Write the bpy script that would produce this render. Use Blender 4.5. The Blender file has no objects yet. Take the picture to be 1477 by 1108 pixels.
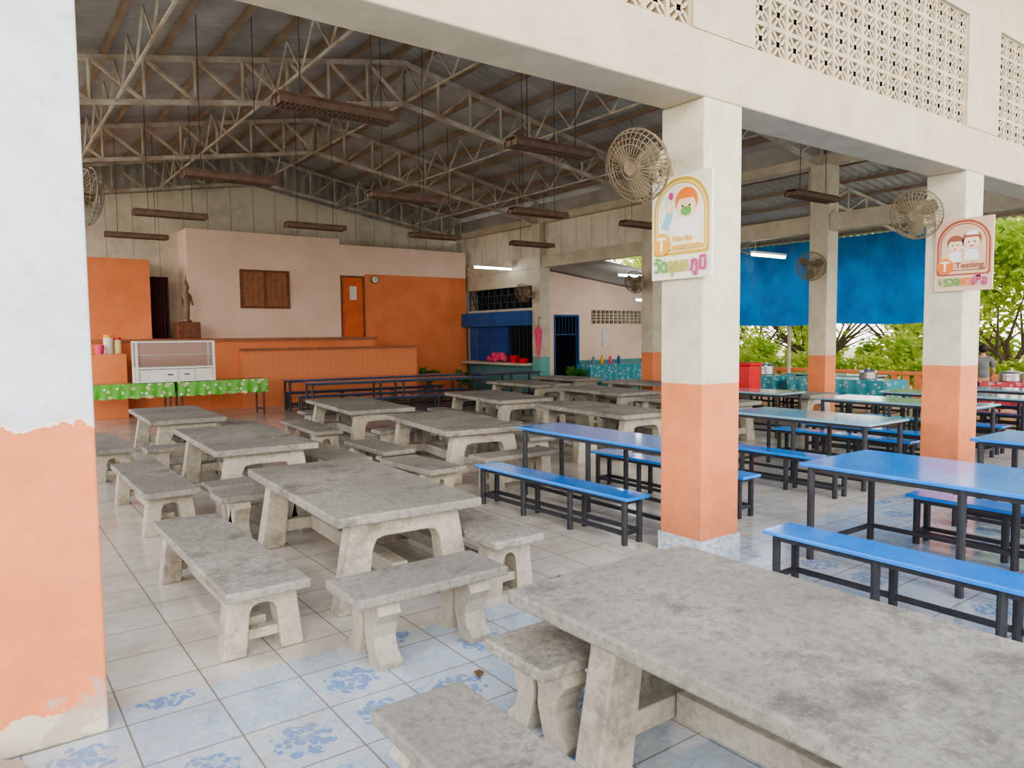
import bpy, bmesh, math, random
from mathutils import Vector, Matrix
random.seed(7)
SC=bpy.context.scene
COL=SC.collection
V=Vector
# ------------------------------------------------------------------ materials
def newmat(name):
    m=bpy.data.materials.new(name); m.use_nodes=True
    nt=m.node_tree; n=nt.nodes; b=n['Principled BSDF']
    return m,nt,n,b
def ramp(nt,fac,stops):
    r=nt.nodes.new('ShaderNodeValToRGB'); cr=r.color_ramp
    while len(cr.elements)<len(stops): cr.elements.new(.5)
    for e,(p,c) in zip(cr.elements,stops):
        e.position=p; e.color=(c[0],c[1],c[2],1)
    nt.links.new(fac,r.inputs[0]); return r.outputs[0]
def noise(nt,scale,detail=6,rough=.6,coord='Object',vec=None):
    t=nt.nodes.new('ShaderNodeTexNoise'); t.inputs['Scale'].default_value=scale
    t.inputs['Detail'].default_value=detail; t.inputs['Roughness'].default_value=rough
    if vec is None:
        tc=nt.nodes.new('ShaderNodeTexCoord'); vec=tc.outputs[coord]
    nt.links.new(vec,t.inputs['Vector']); return t.outputs['Fac']
def mixc(nt,f,a,b,mode='MIX'):
    m=nt.nodes.new('ShaderNodeMix'); m.data_type='RGBA'; m.blend_type=mode
    for s,x in ((0,f),(6,a),(7,b)):
        if isinstance(x,bpy.types.NodeSocket): nt.links.new(x,m.inputs[s])
        elif s==0: m.inputs[0].default_value=x
        else: m.inputs[s].default_value=(x[0],x[1],x[2],1)
    return m.outputs[2]
def math_(nt,op,a,b=None,c=None):
    m=nt.nodes.new('ShaderNodeMath'); m.operation=op
    for i,x in enumerate((a,b,c)):
        if x is None: continue
        if isinstance(x,bpy.types.NodeSocket): nt.links.new(x,m.inputs[i])
        else: m.inputs[i].default_value=x
    return m.outputs[0]
def bump(nt,b,h,strength,dist=.02):
    bn=nt.nodes.new('ShaderNodeBump'); bn.inputs['Strength'].default_value=strength; bn.inputs['Distance'].default_value=dist
    nt.links.new(h,bn.inputs['Height']); nt.links.new(bn.outputs[0],b.inputs['Normal'])
def pm(name,c1,c2=None,scale=6,rough=.6,bmp=0,metal=0,lo=.35,hi=.65,detail=6,coord='Object'):
    m,nt,n,b=newmat(name)
    c2=c2 or tuple(x*.85 for x in c1)
    f=noise(nt,scale,detail,coord=coord)
    nt.links.new(ramp(nt,f,[(lo,c1),(hi,c2)]),b.inputs['Base Color'])
    b.inputs['Roughness'].default_value=rough; b.inputs['Metallic'].default_value=metal
    if bmp: bump(nt,b,f,bmp)
    return m
def emis(name,c,s):
    m,nt,n,b=newmat(name); b.inputs['Emission Color'].default_value=(*c,1); b.inputs['Emission Strength'].default_value=s
    b.inputs['Base Color'].default_value=(*c,1); return m
def concrete(name,base,dark,light,k=1):
    m,nt,n,b=newmat(name)
    tc=nt.nodes.new('ShaderNodeTexCoord'); oi=nt.nodes.new('ShaderNodeObjectInfo')
    ad=nt.nodes.new('ShaderNodeVectorMath'); ad.operation='ADD'
    sc=nt.nodes.new('ShaderNodeVectorMath'); sc.operation='SCALE'
    nt.links.new(oi.outputs['Location'],sc.inputs[0]); sc.inputs['Scale'].default_value=3.1
    nt.links.new(tc.outputs['Object'],ad.inputs[0]); nt.links.new(sc.outputs[0],ad.inputs[1]); vv=ad.outputs[0]
    f1=noise(nt,2.6,14,.80,vec=vv); c=ramp(nt,f1,[(.37,dark),(.5,base),(.64,light)])
    f2=noise(nt,24,9,.82,vec=vv); c=mixc(nt,ramp(nt,f2,[(.46,(0,0,0)),(.62,(.72*k,.72*k,.72*k))]),c,dark)
    f3=noise(nt,75,3,.6,vec=vv); c=mixc(nt,ramp(nt,f3,[(.60,(0,0,0)),(.68,(.42,.42,.42))]),c,light)
    f4=noise(nt,1.3,6,.7,vec=vv); c=mixc(nt,ramp(nt,f4,[(.47,(0,0,0)),(.64,(.6*k,.6*k,.6*k))]),c,dark)
    nt.links.new(c,b.inputs['Base Color']); b.inputs['Roughness'].default_value=.62
    bump(nt,b,f2,.45,.012); return m
M={}
M['ctop']=concrete('concrete_top',(.335,.31,.27),(.135,.124,.108),(.46,.425,.37))
M['cleg']=concrete('concrete_leg',(.46,.415,.34),(.23,.20,.16),(.60,.545,.45),.7)
def paint_col(name,low,high,zb,jag,tall=3.5):
    m,nt,n,b=newmat(name)
    tc=nt.nodes.new('ShaderNodeTexCoord'); sp=nt.nodes.new('ShaderNodeSeparateXYZ'); nt.links.new(tc.outputs['Object'],sp.inputs[0])
    nz=noise(nt,4.5,4,.6); z=math_(nt,'ADD',sp.outputs[2],math_(nt,'MULTIPLY',math_(nt,'SUBTRACT',nz,.5),jag))
    f=math_(nt,'GREATER_THAN',z,zb)
    g=noise(nt,2.2,8,.7)
    lo=ramp(nt,g,[(.35,tuple(x*.80 for x in low)),(.6,low)])
    hi=ramp(nt,g,[(.33,tuple(x*.76 for x in high)),(.56,high)])
    c=mixc(nt,f,lo,hi)
    st=noise(nt,7,10,.75); c=mixc(nt,ramp(nt,st,[(.54,(0,0,0)),(.75,(.4,.4,.4))]),c,(.30,.24,.18))
    if jag>.05:
        base=math_(nt,'LESS_THAN',z,.15); c=mixc(nt,base,c,(.60,.53,.40))
        p=noise(nt,2.1,7,.65); pp=ramp(nt,p,[(.57,(0,0,0)),(.59,(.8,.8,.8))]); band=math_(nt,'LESS_THAN',sp.outputs[2],1.15)
        c=mixc(nt,math_(nt,'MULTIPLY',pp,band),c,(.44,.36,.29))
        rim=math_(nt,'LESS_THAN',math_(nt,'ABSOLUTE',math_(nt,'SUBTRACT',z,zb)),.008); c=mixc(nt,rim,c,(.75,.66,.58))
    else:
        low_=ramp(nt,sp.outputs[2],[(.15,(.5,.5,.5)),(.55,(0,0,0))]); c=mixc(nt,math_(nt,'MULTIPLY',low_,st),c,(.22,.15,.10))
    nt.links.new(c,b.inputs['Base Color']); b.inputs['Roughness'].default_value=.6
    bump(nt,b,noise(nt,22,6),.25,.012); return m
ORANGE=(.79,.25,.10)
M['col']=paint_col('paint_cream_orange',ORANGE,(.68,.61,.48),1.36,.004)
M['colleft']=paint_col('paint_white_orange_peeling',ORANGE,(.66,.68,.71),1.38,.26)
M['colteal']=paint_col('paint_cream_teal',(.14,.42,.38),(.62,.55,.43),1.12,.004)
M['colin']=paint_col('paint_interior_column',ORANGE,(.62,.55,.43),1.3,.004)
def beammat(name,a,b2):
    m,nt,n,b=newmat(name); f=noise(nt,2.0,9,.7); c=ramp(nt,f,[(.38,a),(.62,b2)])
    g=noise(nt,6,10,.78); c=mixc(nt,ramp(nt,g,[(.53,(0,0,0)),(.74,(.55,.55,.55))]),c,(.34,.27,.18))
    nt.links.new(c,b.inputs['Base Color']); b.inputs['Roughness'].default_value=.7; bump(nt,b,g,.15,.01); return m
M['beam']=beammat('paint_beam_cream',(.62,.525,.385),(.51,.43,.31))
M['vent']=beammat('vent_block_cream',(.62,.52,.37),(.48,.39,.27))
M['beamin']=beammat('paint_beam_interior',(.62,.55,.43),(.48,.41,.31))
M['pink']=pm('wall_pink',(.93,.70,.57),(.86,.62,.49),1.2,.7)
M['orange']=pm('wall_orange',(.83,.27,.11),(.74,.21,.08),1.5,.6)
M['stagetop']=pm('stage_edge_brown',(.45,.17,.08),(.30,.11,.06),3,.6)
def gablemat():
    m,nt,n,b=newmat('wall_gable_pale'); tc=n.new('ShaderNodeTexCoord'); sp=n.new('ShaderNodeSeparateXYZ'); nt.links.new(tc.outputs['Object'],sp.inputs[0])
    f=noise(nt,.8,10,.7); c=ramp(nt,f,[(.46,(.76,.69,.58)),(.62,(.58,.52,.43)),(.75,(.24,.22,.19))])
    q=math_(nt,'ADD',sp.outputs[0],sp.outputs[1]); l=math_(nt,'LESS_THAN',math_(nt,'FRACT',math_(nt,'MULTIPLY',q,1.6)),.04)
    c=mixc(nt,math_(nt,'MULTIPLY',l,.6),c,(.30,.27,.22)); nt.links.new(c,b.inputs['Base Color']); b.inputs['Roughness'].default_value=.85; return m
M['gable']=gablemat()
M['roof']=pm('roof_corrugated_grey',(.50,.47,.44),(.32,.295,.275),.8,.6)
M['steel']=pm('truss_steel_grey',(.64,.59,.51),(.38,.29,.22),2.5,.5)
M['purlin']=pm('purlin_rusty',(.26,.16,.11),(.34,.26,.20),2,.7)
M['rust']=pm('rusty_reflector',(.165,.095,.068),(.24,.155,.115),6,.85,.2)
M['rod']=pm('thin_rod',(.06,.055,.05),None,5,.6)
def tablepaint(name,c1,c2,ro):
    m,nt,n,b=newmat(name); f=noise(nt,2,8,.7); nt.links.new(ramp(nt,f,[(.35,c1),(.65,c2)]),b.inputs['Base Color'])
    g=noise(nt,12,8,.7); nt.links.new(math_(nt,'ADD',ro,math_(nt,'MULTIPLY',g,.14)),b.inputs['Roughness']); b.inputs['Coat Weight'].default_value=.5; b.inputs['Coat Roughness'].default_value=.08; return m
M['bluetop']=tablepaint('blue_painted_top',(.010,.19,.72),(.02,.27,.82),.12)
M['bluetop2']=tablepaint('faded_blue_top',(.16,.36,.52),(.32,.50,.58),.06)
M['darktop']=tablepaint('dark_blue_top',(.03,.07,.17),(.05,.10,.22),.15)
M['black']=pm('black_steel',(.018,.02,.028),(.04,.04,.045),8,.4)
M['white']=pm('white_panel',(.8,.8,.79),(.7,.7,.68),3,.4)
M['alu']=pm('aluminium',(.65,.66,.67),(.5,.51,.52),5,.35,metal=.7)
M['wood']=pm('brown_wood',(.24,.085,.035),(.15,.05,.02),9,.5)
M['woodl']=pm('light_brown_wood',(.42,.17,.075),(.28,.11,.05),9,.5)
M['doorred']=pm('door_orange_red',(.78,.17,.04),(.66,.12,.03),3,.5)
M['shutter']=pm('blue_shutter',(.01,.08,.33),(.02,.11,.40),3,.4)
M['skyblue']=pm('kitchen_blue_paint',(.012,.08,.27),(.018,.11,.33),3,.5)
M['teal']=pm('teal_paint',(.09,.26,.28),(.13,.32,.33),3,.5)
M['red']=pm('red_plastic',(.70,.02,.025),(.58,.015,.02),4,.35)
M['pinkplastic']=pm('pink_fabric',(.85,.10,.22),(.7,.06,.16),8,.6)
M['dark']=pm('dark_interior',(.05,.05,.055),None,3,.9)  # near-black: kitchen shade put into its wall colour; also colours the hatch bars
M['curtain']=pm('maroon_curtain',(.10,.03,.035),(.07,.018,.022),6,.8)
M['gold']=pm('gold_statue',(.28,.20,.12),(.18,.12,.07),10,.5)
M['fan']=pm('fan_bronze',(.24,.18,.115),(.15,.11,.065),8,.45)
M['fanmot']=pm('fan_motor_beige',(.48,.40,.27),(.34,.27,.17),8,.5)
M['fandark']=pm('fan_blade_dusty',(.22,.175,.115),(.15,.115,.07),6,.5)
M['bark']=pm('tree_bark',(.18,.12,.08),(.10,.07,.045),8,.9,.4)
M['ground']=pm('earth_ground',(.58,.52,.36),(.42,.46,.20),.6,.95)
M['silver']=pm('pot_silver',(.6,.6,.6),(.45,.45,.45),5,.25,metal=.9)
M['skin']=pm('skin',(.42,.24,.15),(.38,.21,.13),8,.6)
M['shirt']=pm('grey_shirt',(.16,.17,.18),(.12,.12,.13),8,.85)
M['trouser']=pm('dark_trousers',(.03,.035,.06),None,8,.85)
M['hair']=pm('dark_hair',(.015,.012,.01),None,8,.7)
M['tube']=emis('lit_tube',(.93,.97,1),25)
M['paper']=pm('paper',(.8,.78,.7),(.7,.68,.6),5,.7)
M['signw']=pm('sign_white',(.84,.80,.66),(.80,.76,.62),3,.4)
M['signy']=pm('sign_olive_yellow',(.66,.42,.04),None,3,.4)
M['signyl']=pm('sign_pale_yellow',(.88,.76,.38),None,3,.4)
M['signr']=pm('sign_brick_red',(.45,.10,.06),None,3,.4)
M['signp']=pm('sign_pale_peach',(.80,.53,.38),None,3,.4)
M['s_or']=pm('print_orange',(.85,.22,.02),None,3,.4)
M['s_ye']=pm('print_amber',(.90,.42,.02),None,3,.4)
M['s_yg']=pm('print_yellow_green',(.45,.42,.04),None,3,.4)
M['s_gr']=pm('print_green',(.12,.36,.06),None,3,.4)
M['s_pk']=pm('print_magenta',(.55,.03,.22),None,3,.4)
M['s_bl']=pm('print_blue',(.25,.55,.70),None,3,.4)
M['s_sk']=pm('print_skin',(.92,.66,.46),None,3,.4)
M['s_bk']=pm('print_black',(.03,.02,.02),None,3,.4)
M['s_br']=pm('print_brown',(.35,.12,.06),None,3,.4)
M['s_wh']=pm('print_white',(.88,.88,.86),None,3,.4)
M['leafdry']=pm('dry_leaf',(.20,.12,.05),(.12,.07,.03),9,.8)
def glass(name,c,a):
    m,nt,n,b=newmat(name); b.inputs['Base Color'].default_value=(*c,1); b.inputs['Roughness'].default_value=.03
    b.inputs['Alpha'].default_value=a; return m
M['glass']=glass('cabinet_glass',(.25,.30,.30),.20)
def translucent(m,nt,n,b,c,k):
    tr=n.new('ShaderNodeBsdfTranslucent'); nt.links.new(c,tr.inputs[0]); mx=n.new('ShaderNodeMixShader'); mx.inputs[0].default_value=k
    nt.links.new(b.outputs[0],mx.inputs[1]); nt.links.new(tr.outputs[0],mx.inputs[2]); nt.links.new(mx.outputs[0],n['Material Output'].inputs[0])
def tarpmat():
    m,nt,n,b=newmat('blue_tarpaulin'); f=noise(nt,1.4,6,.6); c=ramp(nt,f,[(.35,(.005,.15,.54)),(.6,(.012,.26,.74))])
    nt.links.new(c,b.inputs['Base Color']); b.inputs['Roughness'].default_value=.4; bump(nt,b,noise(nt,3,6,.65),.5,.08); translucent(m,nt,n,b,c,.4); return m
M['tarp']=tarpmat()
def cloth(name,base,f1c,f2c):
    m,nt,n,b=newmat(name)
    v=nt.nodes.new('ShaderNodeTexVoronoi'); v.inputs['Scale'].default_value=9
    tc=nt.nodes.new('ShaderNodeTexCoord'); nt.links.new(tc.outputs['Object'],v.inputs['Vector'])
    c=ramp(nt,v.outputs['Distance'],[(.12,f2c),(.2,f1c),(.30,f1c),(.33,base)])
    nt.links.new(c,b.inputs['Base Color']); b.inputs['Roughness'].default_value=.25; return m
M['greencloth']=cloth('green_floral_oilcloth',(.09,.37,.02),(.66,.70,.55),(.65,.05,.04))
M['tealcloth']=cloth('teal_floral_oilcloth',(.04,.30,.38),(.35,.55,.58),(.35,.10,.12))
M['redcloth']=cloth('red_floral_oilcloth',(.62,.05,.07),(.70,.35,.35),(.5,.1,.1))
def leafmat(name,a,b_,c_,k=.5):
    m,nt,n,b=newmat(name)
    f=noise(nt,1.3,5,.7,coord='Object'); c=ramp(nt,f,[(.35,a),(.5,b_),(.65,c_)])
    nt.links.new(c,b.inputs['Base Color']); b.inputs['Roughness'].default_value=.6
    translucent(m,nt,n,b,c,k); return m
M['leaf']=leafmat('tree_leaves',(.20,.32,.04),(.46,.58,.10),(.80,.78,.22),.6)
M['leafb']=leafmat('bush_leaves',(.30,.46,.05),(.56,.66,.10),(.82,.80,.24),.6)
M['plant']=leafmat('plant_leaves',(.03,.14,.02),(.08,.28,.04),(.16,.40,.08))
def floor_mat():
    m,nt,n,b=newmat('floor_tiles'); L=nt.links
    tc=n.new('ShaderNodeTexCoord'); P=tc.outputs['Object']; sp=n.new('ShaderNodeSeparateXYZ'); L.new(P,sp.inputs[0])
    S=.4
    def fr(o): return math_(nt,'FRACT',math_(nt,'MULTIPLY',o,1/S))
    fx,fy=fr(sp.outputs[0]),fr(sp.outputs[1])
    def edge(f): return math_(nt,'MINIMUM',f,math_(nt,'SUBTRACT',1,f))
    e=math_(nt,'MINIMUM',edge(fx),edge(fy)); grout=math_(nt,'LESS_THAN',e,.010)
    cx_=math_(nt,'FLOOR',math_(nt,'MULTIPLY',sp.outputs[0],1/S)); cy_=math_(nt,'FLOOR',math_(nt,'MULTIPLY',sp.outputs[1],1/S))
    cb=n.new('ShaderNodeCombineXYZ'); L.new(cx_,cb.inputs[0]); L.new(cy_,cb.inputs[1])
    wn=n.new('ShaderNodeTexWhiteNoise'); L.new(cb.outputs[0],wn.inputs['Vector']); rnd=wn.outputs['Value']
    d=noise(nt,1.4,8,.65); d2=noise(nt,9,8,.7)
    pale=ramp(nt,d,[(.3,(.42,.37,.32)),(.5,(.57,.52,.455)),(.7,(.66,.61,.54))])
    pale=mixc(nt,ramp(nt,d2,[(.48,(0,0,0)),(.8,(.5,.5,.5))]),pale,(.34,.295,.245))
    pale=mixc(nt,math_(nt,'MULTIPLY',rnd,.16),pale,(.70,.67,.62))
    blue=ramp(nt,d2,[(.35,(.50,.56,.61)),(.5,(.39,.49,.60)),(.62,(.57,.60,.61))])
    blue=mixc(nt,math_(nt,'MULTIPLY',rnd,.55),blue,(.57,.57,.54))
    dx=math_(nt,'SUBTRACT',fx,.5); dy=math_(nt,'SUBTRACT',fy,.5)
    r=math_(nt,'SQRT',math_(nt,'ADD',math_(nt,'MULTIPLY',dx,dx),math_(nt,'MULTIPLY',dy,dy)))
    ang=math_(nt,'ARCTAN2',dy,dx)
    lim=math_(nt,'ADD',.33,math_(nt,'MULTIPLY',math_(nt,'SINE',math_(nt,'MULTIPLY',ang,8)),.03))
    disc=math_(nt,'LESS_THAN',r,lim)
    vo=n.new('ShaderNodeTexVoronoi'); vo.inputs['Scale'].default_value=30; L.new(P,vo.inputs['Vector'])
    pet=ramp(nt,vo.outputs['Distance'],[(.10,(.2,.2,.2)),(.2,(.8,.8,.8)),(.5,(.88,.88,.88)),(.62,(.15,.15,.15))])
    petf=math_(nt,'MULTIPLY',disc,pet)
    sel=math_(nt,'GREATER_THAN',rnd,.6)
    blue=mixc(nt,math_(nt,'MULTIPLY',petf,sel),blue,(.12,.25,.50))
    wv=math_(nt,'ABSOLUTE',math_(nt,'SUBTRACT',noise(nt,5,2,.4),.5)); vein=math_(nt,'LESS_THAN',wv,.012)
    blue=mixc(nt,math_(nt,'MULTIPLY',vein,.45),blue,(.23,.37,.57))
    zone=math_(nt,'LESS_THAN',sp.outputs[1],.2)
    c=mixc(nt,zone,pale,blue)
    d3=noise(nt,2.6,10,.75); c=mixc(nt,ramp(nt,d3,[(.48,(0,0,0)),(.72,(.55,.55,.55))]),c,(.38,.335,.275))
    c=mixc(nt,grout,c,(.24,.21,.17))
    L.new(c,b.inputs['Base Color'])
    L.new(math_(nt,'ADD',.02,math_(nt,'MULTIPLY',d2,.28)),b.inputs['Roughness'])
    bump(nt,b,math_(nt,'SUBTRACT',1,grout),.3,.004); return m
M['floor']=floor_mat()
def skirt_mat():
    m,nt,n,b=newmat('skirting_tile_blue_pattern')
    f=noise(nt,28,3,.6); nt.links.new(ramp(nt,f,[(.45,(.58,.58,.56)),(.58,(.32,.40,.50))]),b.inputs['Base Color']); b.inputs['Roughness'].default_value=.25; return m
M['skirt']=skirt_mat()
def plankmat():
    m,nt,n,b=newmat('stage_front_ribbed_orange'); tc=n.new('ShaderNodeTexCoord'); sp=n.new('ShaderNodeSeparateXYZ'); nt.links.new(tc.outputs['Object'],sp.inputs[0])
    f=math_(nt,'FRACT',math_(nt,'MULTIPLY',sp.outputs[0],6.5)); g=math_(nt,'LESS_THAN',f,.1)
    nt.links.new(mixc(nt,g,(.82,.28,.12),(.77,.24,.10)),b.inputs['Base Color']); b.inputs['Roughness'].default_value=.6; return m
M['plank']=plankmat()
# ------------------------------------------------------------------ mesh building
class G:
    def __init__(s): s.v=[]; s.f=[]; s.m=[]
    def add(s,vs,fs,mi=0):
        o=len(s.v); s.v+= [tuple(x) for x in vs]; s.f+=[[i+o for i in f] for f in fs]; s.m+=[mi]*len(fs); return s
    def box(s,x0,x1,y0,y1,z0,z1,mi=0):
        vs=[(x,y,z) for z in (z0,z1) for y in (y0,y1) for x in (x0,x1)]
        return s.add(vs,[(0,2,3,1),(4,5,7,6),(0,1,5,4),(2,6,7,3),(0,4,6,2),(1,3,7,5)],mi)
    def prism(s,pts,ext,mi=0):
        n=len(pts); e=V(ext); vs=[V(p) for p in pts]+[V(p)+e for p in pts]
        nrm=V((0,0,0))
        for i in range(n): nrm+=V(pts[i]).cross(V(pts[(i+1)%n]))
        fs=[list(range(n))[::-1],[i+n for i in range(n)]]+[(i,(i+1)%n,(i+1)%n+n,i+n) for i in range(n)]
        if nrm.dot(e)<0: fs=[list(f)[::-1] for f in fs]
        return s.add(vs,fs,mi)
    def tube(s,a,b,r,n=6,mi=0,r2=None):
        a,b=V(a),V(b); d=(b-a)
        if d.length<1e-6: return s
        d.normalize(); u=d.orthogonal().normalized() if abs(d.z)>.99 or n!=4 else d.cross(V((0,0,1))).normalized()
        w=d.cross(u); r2=r if r2 is None else r2; off=math.pi/4 if n==4 else 0
        vs=[]
        for p,rr in ((a,r),(b,r2)):
            for i in range(n):
                t=2*math.pi*i/n+off; vs.append(p+u*math.cos(t)*rr+w*math.sin(t)*rr)
        fs=[(i,(i+1)%n,(i+1)%n+n,i+n) for i in range(n)]+[list(range(n))[::-1],[i+n for i in range(n)]]
        return s.add(vs,fs,mi)
    def path(s,pts,r,n=5,mi=0,closed=False):
        k=len(pts)
        for i in range(k if closed else k-1): s.tube(pts[i],pts[(i+1)%k],r,n,mi)
        return s
    def lathe(s,prof,c=(0,0,0),n=16,mi=0,axis='z'):
        vs=[];k=len(prof)
        for r,z in prof:
            for i in range(n):
                t=2*math.pi*i/n
                p=(r*math.cos(t),r*math.sin(t),z) if axis=='z' else ((r*math.cos(t),z,r*math.sin(t)) if axis=='y' else (z,r*math.cos(t),r*math.sin(t)))
                vs.append((c[0]+p[0],c[1]+p[1],c[2]+p[2]))
        fs=[(j*n+i,j*n+(i+1)%n,(j+1)*n+(i+1)%n,(j+1)*n+i) for j in range(k-1) for i in range(n)]
        fs+=[list(range(n))[::-1],[(k-1)*n+i for i in range(n)]]
        return s.add(vs,fs,mi)
    def ball(s,c,r,n=12,mi=0,sx=1,sy=1,sz=1):
        vs=[];k=n//2+1
        for j in range(k):
            ph=math.pi*j/(k-1)
            for i in range(n):
                t=2*math.pi*i/n; vs.append((c[0]+sx*r*max(math.sin(ph),.01)*math.cos(t),c[1]+sy*r*max(math.sin(ph),.01)*math.sin(t),c[2]-sz*r*math.cos(ph)))
        fs=[(j*n+i,j*n+(i+1)%n,(j+1)*n+(i+1)%n,(j+1)*n+i) for j in range(k-1) for i in range(n)]
        return s.add(vs,fs,mi)
    def obj(s,name,mats,loc=(0,0,0),rz=0,parent=None,smooth=False,bevel=0,seg=2):
        me=bpy.data.meshes.new(name); me.from_pydata(s.v,[],s.f)
        for i,p in enumerate(me.polygons):
            p.material_index=s.m[i]; p.use_smooth=smooth
        mats=mats if isinstance(mats,(list,tuple)) else [mats]
        for m in mats: me.materials.append(M[m])
        bm=bmesh.new(); bm.from_mesh(me); bmesh.ops.recalc_face_normals(bm,faces=bm.faces); bm.to_mesh(me); bm.free()
        me.update()
        o=bpy.data.objects.new(name,me); COL.objects.link(o); o.location=loc; o.rotation_euler=(0,0,rz)
        if parent: o.parent=parent
        if bevel:
            b=o.modifiers.new('bevel','BEVEL'); b.width=bevel; b.segments=seg; b.limit_method='ANGLE'
        return o
def root(name,label,cat,loc=(0,0,0),rz=0,group=None,rot=None):
    e=bpy.data.objects.new(name,None); COL.objects.link(e); e.location=loc; e.rotation_euler=rot or (0,0,rz); e.empty_display_size=.1
    return tag(e,label,cat,group)
def tag(o,label,cat,group=None):
    o['label']=label; o['category']=cat
    if group: o['group']=group
    return o
def struct(o): o['kind']='structure'; return o
R=math.radians
# ------------------------------------------------------------------ shell
struct(G().box(-9,15,-9,18.2,-.12,0).obj('floor','floor'))
tag(G().box(-60,80,-40,90,-.4,-.14).obj('ground','ground'),'dry grassy earth outside the hall','ground')['kind']='structure'
RX=2.2; HS=6.6
def zb(x): return 6.05-(6.05-4.95)*abs(x-RX)/HS
def zt(x): return 6.80-(6.80-5.55)*abs(x-RX)/HS
def corr(x0,z0,x1,z1,y0,y1,lam=.2,amp=.028,t=.012):
    g=G(); n=int((y1-y0)/lam*6); vs=[]
    for i in range(n+1):
        y=y0+(y1-y0)*i/n; w=amp*math.sin(2*math.pi*(y-y0)/lam)
        vs+=[(x0,y,z0+w),(x1,y,z1+w),(x0,y,z0+w+t),(x1,y,z1+w+t)]
    fs=[]
    for i in range(n):
        a=4*i;b=a+4; fs+=[(a,a+1,b+1,b),(a+2,b+2,b+3,a+3)]
    fs+=[(0,2,3,1),(4*n,4*n+1,4*n+3,4*n+2)]
    g.add(vs,fs); return g
g=corr(-5.4,zt(-5.4)+.17,RX,zt(RX)+.17,-1.0,18.6); h=corr(RX,zt(RX)+.17,9.8,zt(9.8)+.17,-1.0,18.6); g.add(h.v,h.f)
struct(g.obj('ceiling','roof',smooth=True))
struct(corr(8.9,5.15,15.0,4.35,-1.0,11.0).obj('ceiling_side_shed','roof',smooth=True))
struct(corr(9.0,3.75,15.2,3.0,11.0,18.5).obj('ceiling_kitchen','roof',smooth=True))
def truss(y):
    g=G(); N=9
    for sgn in (-1,1):
        xs=[RX+sgn*HS*i/N for i in range(N+1)]
        for a,b in zip(xs,xs[1:]):
            g.tube((a,0,zb(a)),(b,0,zb(b)),.05,4); g.tube((a,0,zt(a)),(b,0,zt(b)),.05,4)
        for i,a in enumerate(xs):
            g.tube((a,0,zb(a)),(a,0,zt(a)),.032,4)
            if i<N:
                b=xs[i+1]; g.tube((a,0,zb(a)),(b,0,zt(b)),.032,4)
    o=g.obj('roof_truss','steel',loc=(0,y,0)); tag(o,'grey welded steel roof truss with diagonal webs','roof truss','steel roof trusses under the corrugated roof'); return o
for y in (4.4,8.8,13.2,17.3): truss(y)
for x in (-2.6,-.4,2.2,4.8,7.0):
    g=G(); y=.5
    z1,z0=zt(x)-.06,zb(x)+.02
    while y<17.0:
        g.tube((x,y,z0),(x,y+1.1,z0),.022,4); g.tube((x,y,z0),(x,y+.55,z1),.018,4); g.tube((x,y+.55,z1),(x,y+1.1,z0),.018,4); y+=1.1
    tag(g.obj('bracing_truss','steel'),'light steel lattice brace running along the roof','roof truss','lengthwise roof braces')
for sgn in (-1,1):
    for k in range(10):
        x=RX+sgn*(.25+k*.78)
        z=zt(x)+.085
        tag(G().box(-.03,.03,-.9,17.7,-.045,.045).obj('roof_purlin','purlin',loc=(x,0,z)),'rusty steel purlin under the corrugated sheets','purlin','purlins of the main roof')
for y in (.6,4.9,9.3):
    g=G(); N=6; x0,x1=9.2,13.6
    def zz(x): return 5.0-.8*(x-8.9)/6.1
    xs=[x0+(x1-x0)*i/N for i in range(N+1)]
    for a,b in zip(xs,xs[1:]):
        g.tube((a,0,zz(a)-.45),(b,0,zz(b)-.45),.035,4); g.tube((a,0,zz(a)),(b,0,zz(b)),.035,4); g.tube((a,0,zz(a)-.45),(b,0,zz(b)),.02,4)
    for a in xs: g.tube((a,0,zz(a)-.45),(a,0,zz(a)),.02,4)
    tag(g.obj('shed_truss','steel',loc=(0,y,0)),'grey steel lattice truss of the lean-to roof','roof truss','lean-to roof trusses')
for k in range(6):
    x=9.4+k*1.0
    tag(G().box(-.025,.025,-.8,10.9,-.035,.035).obj('roof_purlin','purlin',loc=(x,0,5.0-.8*(x-8.9)/6.1+.075)),'steel purlin under the lean-to roof','purlin','purlins of the lean-to roof')
def column(x0,x1,y0,y1,h,mat,label,tile=True):
    cx,cy=(x0+x1)/2,(y0+y1)/2
    r=root('concrete_column',label,'column',(cx,cy,0),group='painted concrete columns')
    w,d=(x1-x0)/2,(y1-y0)/2
    G().box(-w,w,-d,d,0,h).obj('column_shaft',mat,parent=r,bevel=.012)
    if tile:
        G().box(-w-.012,w+.012,-d-.012,d+.012,0,.15).obj('tile_skirting','skirt',parent=r)
    return r
column(-4.55,-4.07,0,.45,3.5,'colleft','white column with peeling orange lower part',False)
column(-.03,.42,0,.42,3.5,'col','cream column with orange base and tiled skirting')
column(4.36,4.80,0,.42,3.5,'col','cream column with orange base beside blue tables')
column(8.7,9.1,0,.42,3.5,'col','cream column with orange base at the outer bay')
for y in (4.2,8.65,13.0,17.1):
    t=y==13.0
    column(8.72,9.08,y,y+.38,4.93,'colteal' if t else 'colin','cream interior column with teal base' if t else 'cream interior column with orange base',False)
for y in (4.2,8.65,13.0): column(-4.6,-4.22,y,y+.38,4.93,'colin','cream interior column with orange base',False)
g=G(); g.lathe([(.28,0),(.26,.06),(.16,.11),(.02,.12)],n=11); tag(g.obj('cement_lump','cleg',loc=(-4.62,-.30,0)),'rough grey cement lump at column foot','cement')
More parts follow.
